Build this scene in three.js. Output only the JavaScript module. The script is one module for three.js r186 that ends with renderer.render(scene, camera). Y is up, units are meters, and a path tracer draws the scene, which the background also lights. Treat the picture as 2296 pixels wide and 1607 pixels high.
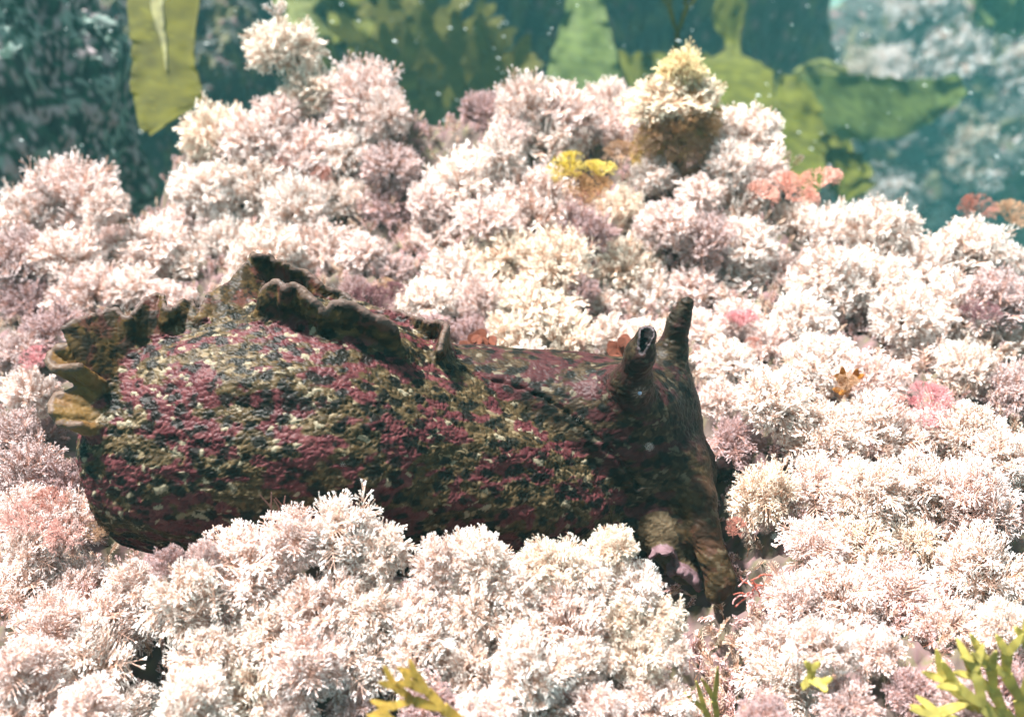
import * as THREE from 'three';
import { mergeGeometries, toCreasedNormals } from 'three/addons/utils/BufferGeometryUtils.js';
import { createNoise3D } from 'simplex-noise';

// ---------------------------------------------------------------- camera, sky, sun, exposure
const scene = new THREE.Scene();
const PITCH = 30 * Math.PI / 180, DIST = 0.43;
const AIM = new THREE.Vector3(0, 0.09, 0);
const camera = new THREE.PerspectiveCamera(40, 1024 / 716, 0.02, 60);
camera.position.set(0, AIM.y + DIST * Math.sin(PITCH), DIST * Math.cos(PITCH));
camera.lookAt(AIM);
camera.focus = 0.42;
camera.userData.fStop = 9;
camera.updateMatrixWorld(true);

const renderer = new THREE.WebGLRenderer({ antialias: true });
renderer.toneMapping = THREE.LinearToneMapping;
renderer.toneMappingExposure = 4.1;
renderer.shadowMap.enabled = true;

{ // daylight that comes down through the water: pale overhead, teal towards the sides
  const W = 64, H = 32, d = new Float32Array(W * H * 4);
  for (let j = 0; j < H; j++) {
    const up = Math.max(0, Math.sin(((j + 0.5) / H - 0.5) * Math.PI)), k = Math.pow(up, 0.9);
    for (let i = 0; i < W; i++) {
      const o = (j * W + i) * 4;
      d[o] = 0.015 + 0.21 * k; d[o + 1] = 0.055 + 0.21 * k; d[o + 2] = 0.07 + 0.2 * k; d[o + 3] = 1;
    }
  }
  const t = new THREE.DataTexture(d, W, H, THREE.RGBAFormat, THREE.FloatType);
  t.mapping = THREE.EquirectangularReflectionMapping; t.magFilter = THREE.LinearFilter; t.needsUpdate = true;
  scene.background = t; scene.environment = t;
}
const sun = new THREE.DirectionalLight(new THREE.Color(1, 0.97, 0.94), 5);
sun.position.set(-0.45, 1, -0.2).multiplyScalar(3);
sun.castShadow = true; sun.shadow.radius = 11; sun.shadow.mapSize.set(4096, 4096);
Object.assign(sun.shadow.camera, { left: -1.2, right: 1.2, top: 1.2, bottom: -1.2, near: 0.1, far: 8 });
scene.add(sun);
scene.fog = new THREE.FogExp2(new THREE.Color(0.17, 0.68, 0.70), 0.021);

// ---------------------------------------------------------------- helpers
function rngOf(seed) { let a = seed >>> 0; return () => { a = (a + 0x6d2b79f5) | 0; let t = Math.imul(a ^ (a >>> 15), 1 | a); t = (t + Math.imul(t ^ (t >>> 7), 61 | t)) ^ t; return ((t ^ (t >>> 14)) >>> 0) / 4294967296; }; }
const noise = createNoise3D(rngOf(11));
const fbm = (x, y, z, o = 3) => { let s = 0, a = 0.5; for (let i = 0; i < o; i++) { s += a * noise(x, y, z); x *= 2.03; y *= 2.01; z *= 2.02; a *= 0.5; } return s; };
const hash = (i, j, k) => { let h = (Math.imul(i, 374761393) + Math.imul(j, 668265263) + Math.imul(k, 2147483647 ^ 0x2545f491)) | 0; h = Math.imul(h ^ (h >>> 13), 1274126177); h ^= h >>> 16; h = Math.imul(h, 2246822519); return ((h ^ (h >>> 15)) >>> 0) / 4294967296; };
const WO = [0, 0, 0];
function worley(x, y, z) { // [F1, F2, random of the nearest cell]
  const ix = Math.floor(x), iy = Math.floor(y), iz = Math.floor(z); let f1 = 9, f2 = 9, id = 0;
  for (let a = -1; a < 2; a++) for (let b = -1; b < 2; b++) for (let c = -1; c < 2; c++) {
    const X = ix + a, Y = iy + b, Z = iz + c, h = hash(X, Y, Z);
    const dx = X + h - x, dy = Y + hash(X + 57, Y, Z) - y, dz = Z + hash(X, Y + 91, Z) - z, d = dx * dx + dy * dy + dz * dz;
    if (d < f1) { f2 = f1; f1 = d; id = h; } else if (d < f2) f2 = d;
  }
  WO[0] = Math.sqrt(f1); WO[1] = Math.sqrt(f2); WO[2] = id; return WO;
}
const clamp = (x, a = 0, b = 1) => Math.min(b, Math.max(a, x));
const sstep = (a, b, x) => { const t = clamp((x - a) / (b - a)); return t * t * (3 - 2 * t); };
const lerp = (a, b, t) => a + (b - a) * t;
const lerp3 = (a, b, t) => [lerp(a[0], b[0], t), lerp(a[1], b[1], t), lerp(a[2], b[2], t)];
const V3 = (x, y, z) => new THREE.Vector3(x, y, z);
// a point of the place: where the sight line through (px, py) of a 2296 x 1607 picture meets the upright plane at depth z
const FPX = 803.5 / Math.tan(20 * Math.PI / 180);
function at(px, py, z) {
  const v = V3((px - 1148) / FPX, (803.5 - py) / FPX, -1).applyQuaternion(camera.quaternion), t = (z - camera.position.z) / v.z;
  return v.multiplyScalar(t).add(camera.position);
}
const scaleAt = (p) => { // metres per pixel at p
  const v = p.clone().sub(camera.position), f = V3(0, 0, -1).applyQuaternion(camera.quaternion); return v.dot(f) / FPX;
};
const used = {};
function numbered(n) { used[n] = (used[n] ?? -1) + 1; return used[n] ? n + '_' + String(used[n]).padStart(3, '0') : n; }
function tag(o, label, category, group) { o.userData.label = label; o.userData.category = category; if (group) o.userData.group = group; return o; }
function thing(name, label, category, group) { const g = new THREE.Group(); g.name = numbered(name); scene.add(g); return tag(g, label, category, group); }
function shade(o) { o.castShadow = o.receiveShadow = true; return o; }
function part(name, geo, mat, parent) { const m = shade(new THREE.Mesh(geo, mat)); m.name = name; parent.add(m); return m; }
function solo(name, geo, mat, label, category, group) { const m = shade(new THREE.Mesh(geo, mat)); m.name = numbered(name); scene.add(m); return tag(m, label, category, group); }
function structure(name, geo, mat) { const m = shade(new THREE.Mesh(geo, mat)); m.name = name; m.userData.kind = 'structure'; scene.add(m); return m; }
const std = (color, roughness = 0.8, more = {}) => { const m = new THREE.MeshPhysicalMaterial({ roughness, ...more }); m.color.setRGB(...color); m.side = THREE.DoubleSide; return m; };

class GB { // collects vertices; colours are linear
  constructor() { this.p = []; this.n = []; this.c = []; this.i = []; }
  v(x, y, z, nx, ny, nz, c) { this.p.push(x, y, z); this.n.push(nx, ny, nz); this.c.push(c[0], c[1], c[2]); return this.p.length / 3 - 1; }
  seg(a, b, ra, rb, c, sides = 3, cap = 0) { // tapered twig from a to b, closed by a point of length cap
    let dx = b[0] - a[0], dy = b[1] - a[1], dz = b[2] - a[2]; const l = Math.hypot(dx, dy, dz) || 1e-9; dx /= l; dy /= l; dz /= l;
    let ux, uy, uz; if (Math.abs(dx) < 0.8) { ux = 0; uy = dz; uz = -dy; } else { ux = -dz; uy = 0; uz = dx; }
    const ul = Math.hypot(ux, uy, uz); ux /= ul; uy /= ul; uz /= ul;
    const wx = dy * uz - dz * uy, wy = dz * ux - dx * uz, wz = dx * uy - dy * ux, s = this.p.length / 3;
    for (let k = 0; k < sides; k++) {
      const t = k / sides * Math.PI * 2, co = Math.cos(t), si = Math.sin(t), nx = ux * co + wx * si, ny = uy * co + wy * si, nz = uz * co + wz * si;
      this.v(a[0] + nx * ra, a[1] + ny * ra, a[2] + nz * ra, nx, ny, nz, c); this.v(b[0] + nx * rb, b[1] + ny * rb, b[2] + nz * rb, nx, ny, nz, c);
    }
    for (let k = 0; k < sides; k++) { const p = s + k * 2, q = s + ((k + 1) % sides) * 2; this.i.push(p, q, p + 1, q, q + 1, p + 1); }
    if (cap) { const e = this.v(b[0] + dx * cap, b[1] + dy * cap, b[2] + dz * cap, dx, dy, dz, c); for (let k = 0; k < sides; k++) this.i.push(s + k * 2 + 1, s + ((k + 1) % sides) * 2 + 1, e); }
  }
  geo(normals = true) {
    const g = new THREE.BufferGeometry();
    g.setAttribute('position', new THREE.BufferAttribute(new Float32Array(this.p), 3));
    g.setAttribute('normal', new THREE.BufferAttribute(new Float32Array(this.n), 3));
    g.setAttribute('color', new THREE.BufferAttribute(new Float32Array(this.c), 3));
    g.setIndex(this.i); if (!normals) g.computeVertexNormals(); return g;
  }
}

// ---------------------------------------------------------------- coralline algae: fronds and crowns (unit size)
const add = (a, d, l) => [a[0] + d[0] * l, a[1] + d[1] * l, a[2] + d[2] * l];
const unit = (d) => { const l = Math.hypot(d[0], d[1], d[2]) || 1; return [d[0] / l, d[1] / l, d[2] / l]; };
const STEM = [0.45, 0.26, 0.165], TWIG = [0.62, 0.43, 0.345], TIP = [0.87, 0.835, 0.805];
function makeFrond(seed, loose) { // a feather: one axis, branchlets in pairs that fork again, short pale tips
  const r = rngOf(seed), g = new GB(), N = 7, n = 9, pts = [], bend = loose ? 0.3 + r() * 0.5 : 0.15 + r() * 0.3, side = (r() - 0.5) * 0.3;
  const curve = (t) => [side * t * t, t * (1 - (loose ? 0.35 : 0.12) * bend * t), bend * t * t], k = loose ? 0.011 : 0.0115;
  for (let i = 0; i <= N; i++) pts.push(curve(i / N));
  for (let i = 0; i < N; i++) g.seg(pts[i], pts[i + 1], k * 1.35 * (1 - 0.4 * i / N), k * 1.35 * (1 - 0.4 * (i + 1) / N), i < N * 0.6 ? STEM : TWIG);
  const fork = (m, dir, L, lev) => {
    const forks = r() < 0.3 ? 3 : 2;
    for (let q = 0; q < forks; q++) {
      const f = (q - (forks - 1) / 2) * (0.7 + r() * 0.35), dd = unit([dir[0] * Math.cos(f) - dir[1] * Math.sin(f), dir[1] * Math.cos(f) + dir[0] * Math.sin(f), dir[2] + (r() - 0.5) * (loose ? 0.35 : 0.5)]), e = add(m, dd, L * (0.8 + r() * 0.4));
      if (lev && r() < 0.75) { g.seg(m, e, k * 0.85, k * 0.8, TWIG); fork(e, dd, L * 0.8, lev - 1); } else g.seg(m, e, k * 0.8, k * (loose ? 1.08 : 1.05) + r() * 0.002, r() < 0.82 ? TIP : TWIG, 3, 0.014);
    }
  };
  for (let j = 0; j <= n; j++) {
    const t = (loose ? 0.24 : 0.34) + (j / n) * (loose ? 0.74 : 0.64), c = curve(Math.min(t, 1)), b = curve(t - 0.05), d = unit([c[0] - b[0], c[1] - b[1], c[2] - b[2]]);
    for (const s of j === n ? [0] : [-1, 1]) {
      if (r() < 0.08) continue;
      const L = (loose ? 0.40 : 0.3) * Math.sin(Math.PI * (0.22 + 0.62 * (j / n))) * (0.75 + r() * 0.5), an = (0.6 + r() * 0.4) * s;
      const q = (r() - 0.5) * (loose ? 0.4 : 0.7), dir = unit([d[0] * Math.cos(an) + Math.sin(an), d[1] * Math.cos(an) - d[0] * Math.sin(an) * 0.3, d[2] * Math.cos(an) + q]), m = add(c, dir, L * (loose ? 0.42 : 0.55));
      g.seg(c, m, k, k * 0.9, TWIG); fork(m, dir, L * (loose ? 0.36 : 0.46), loose ? 1 : 0);
    }
  }
  return g.geo();
}
const fronds = [], FRONDS = 12, DENSE = 6; // short dense fronds, then long loose ones
for (let i = 0; i < FRONDS; i++) fronds.push(makeFrond(100 + i, i >= DENSE));
const OUTER = 26;
function makeCrown(seed, count, spread, loose) { // where the fronds of one cushion stand
  const r = rngOf(seed), list = [], up = V3(0, 1, 0);
  for (let i = 0; i < count; i++) {
    const u = (i + 0.5) / count, pol = Math.acos(1 - u * (1 - Math.cos(spread))) * (0.94 + r() * 0.1), az = i * 2.399963 + r() * 0.6;
    const dir = V3(Math.sin(pol) * Math.cos(az), Math.cos(pol), Math.sin(pol) * Math.sin(az));
    const len = (0.74 + 0.3 * r()) * (1 + 0.26 * noise(dir.x * 2.1 + seed, dir.y * 2.1, dir.z * 2.1)) * (0.92 + 0.1 * dir.y), q = new THREE.Quaternion().setFromUnitVectors(up, dir);
    if (loose && pol > 1.15) { // the lowest feathers arch outwards, flat side up
      const y = dir, zz = V3(Math.cos(az), 0.001, Math.sin(az)).addScaledVector(y, -y.dot(V3(Math.cos(az), 0.001, Math.sin(az)))).normalize(), xx = y.clone().cross(zz);
      q.setFromRotationMatrix(new THREE.Matrix4().makeBasis(xx, y, zz));
    }
    q.multiply(new THREE.Quaternion().setFromAxisAngle(up, loose && pol > 1.15 ? (r() - 0.5) * 1.6 : r() * 6.283));
    const foot = V3(dir.x * (loose ? 0.22 : 0.3), 0.02 + r() * 0.1, dir.z * (loose ? 0.22 : 0.3));
    list.push({ m: new THREE.Matrix4().compose(foot, q, V3(len * (0.85 + r() * 0.3), len * (pol > 1.2 ? 0.85 : 0.95), len * (0.85 + r() * 0.3))), f: loose ? DENSE + Math.floor(r() * (FRONDS - DENSE)) : Math.floor(r() * DENSE), front: dir.y * 0.5 + dir.z * 0.6 });
  }
  return list.sort((a, b) => b.front + (a.f - b.f) * 0 - a.front);
}
const joined = (list) => mergeGeometries(list.map((x) => fronds[x.f].clone().applyMatrix4(x.m)));
const CROWNS = 8, crowns = [];
for (let i = 0; i < CROWNS; i++) {
  const list = makeCrown(500 + i * 7, [180, 200, 165, 215, 185, 205, 170, 190][i], [2.0, 1.85, 2.1, 1.95, 1.9, 2.05, 1.95, 1.9][i]);
  crowns.push(joined(list));
}
const sprays = []; // nearer cushions: fewer, longer feathers
for (let i = 0; i < 6; i++) { const list = makeCrown(800 + i * 5, [74, 80, 68, 84, 76, 72][i], [1.75, 1.65, 1.8, 1.7, 1.8, 1.7][i], true); sprays.push({ list, inner: joined(list.slice(OUTER)) }); }
console.log('crown triangles', crowns.map((c) => c.index.count / 3).join(' '), sprays.map((c) => c.inner.index.count / 3).join(' '));
const coral = (c) => std(c, 0.75, { vertexColors: true, specularIntensity: 0.4 });
const TONES = {
  w: { word: 'white', mats: [coral([1, 0.98, 0.97]), coral([1, 0.96, 0.93])] },
  p: { word: 'pale pink', mats: [coral([0.98, 0.91, 0.9]), coral([0.94, 0.85, 0.85])] },
  m: { word: 'mauve', mats: [coral([0.56, 0.43, 0.45]), coral([0.68, 0.57, 0.58])] },  // mauve algae; also given to tufts in shadowed spots, painting in that shade
  c: { word: 'cream', mats: [coral([1, 0.97, 0.89]), coral([1, 0.95, 0.85])] },
};

// ---------------------------------------------------------------- where the tufts stand: [px, py, radius in px, tone]
const ZROW = [[1660, 0.15], [1500, 0.125], [1300, 0.085], [1200, 0.055], [1050, 0.0], [900, -0.055], [780, -0.11], [640, -0.175], [500, -0.235], [300, -0.31], [100, -0.375], [0, -0.40]];
const zOf = (py) => { for (let i = 1; i < ZROW.length; i++) if (py >= ZROW[i][0]) { const [a, za] = ZROW[i - 1], [b, zb] = ZROW[i]; return lerp(zb, za, (py - b) / (a - b)); } return -0.4; };
const ZONES = {
  bank: { where: 'on the bank beside the dark boulder', list: [[60, 445, 95, 'p'], [150, 415, 100, 'p'], [235, 445, 72, 'p'], [30, 560, 90, 'm'], [140, 545, 100, 'p'], [250, 540, 75, 'p'], [340, 520, 72, 'p'], [60, 665, 85, 'm'], [190, 640, 85, 'p'], [290, 620, 80, 'p'], [400, 580, 80, 'w'], [375, 660, 75, 'p'], [110, 720, 75, 'm']] },
  mound: { where: 'on the tall mound behind the back', list: [[480, 285, 85, 'c'], [565, 290, 92, 'p'], [700, 185, 95, 'c'], [805, 185, 85, 'p'], [858, 240, 72, 'p'], [620, 235, 75, 'p'], [455, 395, 80, 'w'], [560, 400, 98, 'w'], [670, 320, 90, 'p'], [780, 310, 92, 'w'], [870, 345, 78, 'm'], [660, 440, 95, 'w'], [775, 425, 80, 'w'], [880, 440, 85, 'm'], [500, 520, 82, 'w'], [600, 550, 85, 'w'], [715, 535, 82, 'p'], [815, 545, 68, 'p'], [430, 480, 66, 'p'], [540, 610, 60, 'w'], [700, 610, 60, 'p'], [800, 640, 62, 'm'], [880, 590, 66, 'm']] },
  slope: { where: 'on the slope behind the neck', list: [[960, 430, 64, 'p'], [985, 510, 80, 'p'], [1050, 385, 90, 'w'], [1125, 335, 78, 'w'], [1090, 225, 78, 'm'], [1180, 215, 80, 'p'], [1270, 215, 88, 'p'], [1365, 205, 82, 'p'], [1240, 295, 95, 'w'], [1140, 285, 64, 'p'], [1400, 285, 66, 'p'], [1095, 465, 82, 'p'], [1210, 445, 98, 'p'], [1395, 465, 72, 'c'], [1470, 375, 72, 'w'], [1505, 480, 72, 'p'], [1310, 500, 66, 'm'], [1130, 560, 90, 'c'], [1240, 570, 86, 'c'], [1020, 600, 82, 'w'], [955, 650, 72, 'w'], [1080, 660, 78, 'p'], [1200, 670, 80, 'c'], [1300, 630, 62, 'm'], [1400, 565, 82, 'c'], [1355, 660, 80, 'w'], [1455, 645, 80, 'w'], [1150, 745, 72, 'c'], [1265, 745, 72, 'c'], [1370, 740, 70, 'w'], [1465, 740, 62, 'w'], [1050, 735, 58, 'm'], [960, 720, 52, 'm'], [1180, 790, 54, 'w'], [1310, 790, 54, 'c'], [1430, 800, 50, 'w']] },
  ridge: { where: 'on the ridge beyond the head', list: [[1680, 270, 78, 'w'], [1640, 345, 72, 'w'], [1700, 370, 72, 'p'], [1640, 440, 72, 'w'], [1575, 415, 66, 'p'], [1590, 525, 76, 'm'], [1685, 520, 86, 'w'], [1660, 610, 80, 'w'], [1790, 490, 92, 'w'], [1885, 490, 88, 'w'], [1985, 495, 84, 'w'], [1565, 625, 72, 'p'], [1570, 720, 72, 'p'], [1765, 600, 78, 'p'], [1870, 600, 92, 'w'], [1970, 610, 100, 'w'], [2085, 570, 108, 'w'], [2180, 535, 82, 'w'], [2260, 570, 84, 'w'], [1920, 710, 82, 'm'], [2040, 690, 88, 'w'], [2150, 665, 82, 'w'], [2240, 650, 90, 'm'], [2270, 750, 80, 'w'], [1660, 700, 74, 'p'], [1800, 690, 80, 'w']] },
  ahead: { where: 'on the bank ahead of the head', list: [[1640, 790, 78, 'w'], [1735, 770, 80, 'p'], [1620, 880, 78, 'p'], [1745, 880, 110, 'w'], [1855, 800, 92, 'w'], [1960, 830, 82, 'p'], [2080, 800, 84, 'p'], [2180, 805, 82, 'w'], [2275, 860, 74, 'm'], [1655, 970, 66, 'm'], [1725, 1085, 118, 'c'], [1855, 955, 90, 'w'], [1960, 945, 92, 'w'], [2080, 940, 88, 'p'], [2190, 950, 92, 'w'], [2275, 1000, 74, 'w'], [1850, 1070, 84, 'p'], [1955, 1075, 92, 'w'], [2080, 1080, 95, 'w'], [2200, 1100, 92, 'p'], [2290, 1120, 70, 'p']] },
  corner: { where: 'past the mouth tentacle', list: [[1935, 1190, 92, 'c'], [2060, 1200, 84, 'c'], [2215, 1250, 112, 'w'], [1835, 1200, 72, 'p'], [1790, 1330, 92, 'p'], [1895, 1315, 108, 'p'], [2015, 1310, 90, 'p'], [2120, 1390, 84, 'p'], [2260, 1390, 82, 'w'], [1735, 1425, 76, 'p'], [1850, 1430, 84, 'p'], [1775, 1505, 84, 'w'], [1975, 1440, 72, 'p'], [2060, 1540, 72, 'm'], [1910, 1570, 80, 'm'], [1720, 1590, 70, 'm'], [2190, 1580, 80, 'm'], [2290, 1530, 80, 'm']] },
  tail: { where: 'beside the tail', list: [[35, 775, 80, 'm'], [55, 865, 80, 'p'], [20, 960, 74, 'm'], [95, 960, 70, 'm'], [60, 1045, 76, 'm'], [130, 1080, 62, 'm'], [40, 1140, 78, 'p'], [140, 1165, 66, 'p'], [60, 1220, 76, 'p']] },
  front: { where: 'in front of the flank', list: [[50, 1300, 92, 'p'], [175, 1290, 90, 'p'], [110, 1390, 96, 'p'], [250, 1370, 84, 'p'], [35, 1480, 84, 'p'], [190, 1455, 92, 'w'], [292, 1300, 70, 'p'], [375, 1250, 52, 'm'], [455, 1240, 48, 'm'], [280, 1575, 86, 'w'], [60, 1590, 92, 'p'], [180, 1570, 90, 'p'], [420, 1325, 92, 'w'], [545, 1235, 92, 'p'], [655, 1180, 92, 'p'], [765, 1168, 92, 'w'], [855, 1215, 70, 'w'], [475, 1450, 102, 'w'], [600, 1380, 92, 'w'], [715, 1340, 96, 'p'], [820, 1335, 82, 'w'], [560, 1530, 96, 'c'], [420, 1560, 84, 'w'], [690, 1465, 92, 'p'], [640, 1595, 82, 'p'], [790, 1460, 82, 'w'], [790, 1570, 74, 'm'], [985, 1245, 78, 'p'], [1075, 1235, 86, 'w'], [945, 1345, 82, 'p'], [1060, 1350, 92, 'w'], [1160, 1310, 74, 'w'], [1248, 1248, 76, 'c'], [1380, 1205, 74, 'c'], [1330, 1280, 76, 'w'], [1425, 1290, 60, 'w'], [1170, 1395, 84, 'w'], [1280, 1370, 88, 'p'], [1400, 1365, 82, 'c'], [1490, 1375, 62, 'c'], [945, 1445, 92, 'w'], [1060, 1480, 92, 'w'], [1180, 1490, 92, 'w'], [1300, 1470, 92, 'w'], [1430, 1455, 84, 'c'], [1515, 1450, 56, 'w'], [1350, 1575, 92, 'p'], [1475, 1560, 86, 'p'], [1220, 1585, 88, 'p'], [1085, 1590, 82, 'p'], [960, 1570, 74, 'm']] },
};
const ORD = ['', 'first', 'second', 'third', 'fourth', 'fifth', 'sixth', 'seventh', 'eighth', 'ninth', 'tenth', 'eleventh', 'twelfth', 'thirteenth', 'fourteenth', 'fifteenth'];
const rt = rngOf(77), stands = [];
for (const [zone, { where, list }] of Object.entries(ZONES)) {
  const rows = []; // rows of about one tuft's height, top to bottom
  for (const t of list.slice().sort((a, b) => a[1] - b[1])) { const row = rows[rows.length - 1]; if (row && t[1] - row[0][1] < 85) row.push(t); else rows.push([t]); }
  rows.forEach((row, j) => row.sort((a, b) => a[0] - b[0]).forEach((t, k) => {
    const z = Math.max(zOf(t[1]) + (rt() - 0.5) * 0.03, zone === 'front' && t[0] > 330 ? 0.088 + (t[1] - 1180) * 0.00012 : -1), c = at(t[0], t[1], z + (zone === 'front' || zone === 'corner' ? 0 : (rt() - 0.5) * 0.03)), R = t[2] * scaleAt(c) * (zone === 'front' || zone === 'corner' ? 0.72 + 0.32 * rt() : 0.6 + 0.46 * rt());
    stands.push({ zone, c, R, tone: t[3], base: c.clone().add(V3(0, -0.68 * R, -0.1 * R)), near: t[1] > (zone === 'tail' ? 1180 : 930),
      label: `${TONES[t[3]].word} coralline tuft ${where}, ${ORD[j + 1]} row, ${ORD[k + 1]} from tail` });
  }));
}

// ---------------------------------------------------------------- the ground: reef bed under the tufts, sea floor beyond
const anchors = stands.map((s) => [s.base.x, s.base.z, s.base.y]);
for (let px = 160; px <= 1640; px += 60) for (const z of [-0.05, 0.0, 0.03]) anchors.push([at(px, 1200, 0).x, z, -0.012]);
for (const [px, py] of [[1590, 1330], [1625, 1330], [1600, 1400], [1640, 1400], [1600, 1470], [1640, 1480], [1600, 1540], [1650, 1560], [1610, 1600], [320, 1430], [315, 1500], [330, 1590], [910, 1400], [880, 1500], [880, 1580]]) { const z = zOf(py) + 0.01; for (let k = 0; k < 3; k++) anchors.push([at(px, py, z).x, z, -0.05]); } // channels between the mounds
const bedHeight = (x, z) => {
  let w = 0.006, h = -0.55 * w;
  for (const [ax, az, ay] of anchors) { const d = (x - ax) ** 2 + (z - az) ** 2; if (d < 0.03) { const k = Math.exp(-d / 0.0009); w += k; h += k * ay; } }
  return h / w - 0.004;
};
{
  const NX = 460, NZ = 380, g = new GB();
  for (let j = 0; j <= NZ; j++) for (let i = 0; i <= NX; i++) {
    const x = -0.7 + 1.4 * i / NX, z = -0.75 + 1.1 * j / NZ, y = bedHeight(x, z) + 0.009 * fbm(x * 60, z * 60, 3, 5) + 0.0035 * noise(x * 190, z * 190, 8) + 0.01 * fbm(x * 14, z * 14, 9);
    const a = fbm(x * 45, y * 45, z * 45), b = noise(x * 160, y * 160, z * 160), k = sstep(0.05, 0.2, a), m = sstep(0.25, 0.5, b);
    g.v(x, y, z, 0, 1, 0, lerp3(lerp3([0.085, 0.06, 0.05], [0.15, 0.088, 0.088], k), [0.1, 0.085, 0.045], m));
  }
  for (let j = 0; j < NZ; j++) for (let i = 0; i < NX; i++) { const a = j * (NX + 1) + i, b = a + NX + 1; g.i.push(a, b, a + 1, b, b + 1, a + 1); }
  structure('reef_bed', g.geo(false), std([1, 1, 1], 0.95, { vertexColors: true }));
}
{
  const g = new GB(), N = 90, S = 14;
  for (let j = 0; j <= N; j++) for (let i = 0; i <= N; i++) {
    const x = -S + 2 * S * i / N, z = -S * 1.6 + 1.9 * S * j / N, y = -2.3 + 0.25 * fbm(x * 0.8, 1, z * 0.8);
    const k = sstep(-0.1, 0.3, fbm(x * 2.2, 5, z * 2.2)); g.v(x, y, z, 0, 1, 0, lerp3([0.085, 0.09, 0.06], [0.03, 0.04, 0.022], k));
  }
  for (let j = 0; j < N; j++) for (let i = 0; i < N; i++) { const a = j * (N + 1) + i, b = a + N + 1; g.i.push(a, b, a + 1, b, b + 1, a + 1); }
  structure('sea_floor', g.geo(false), std([1, 1, 1], 0.95, { vertexColors: true }));
}

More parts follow.
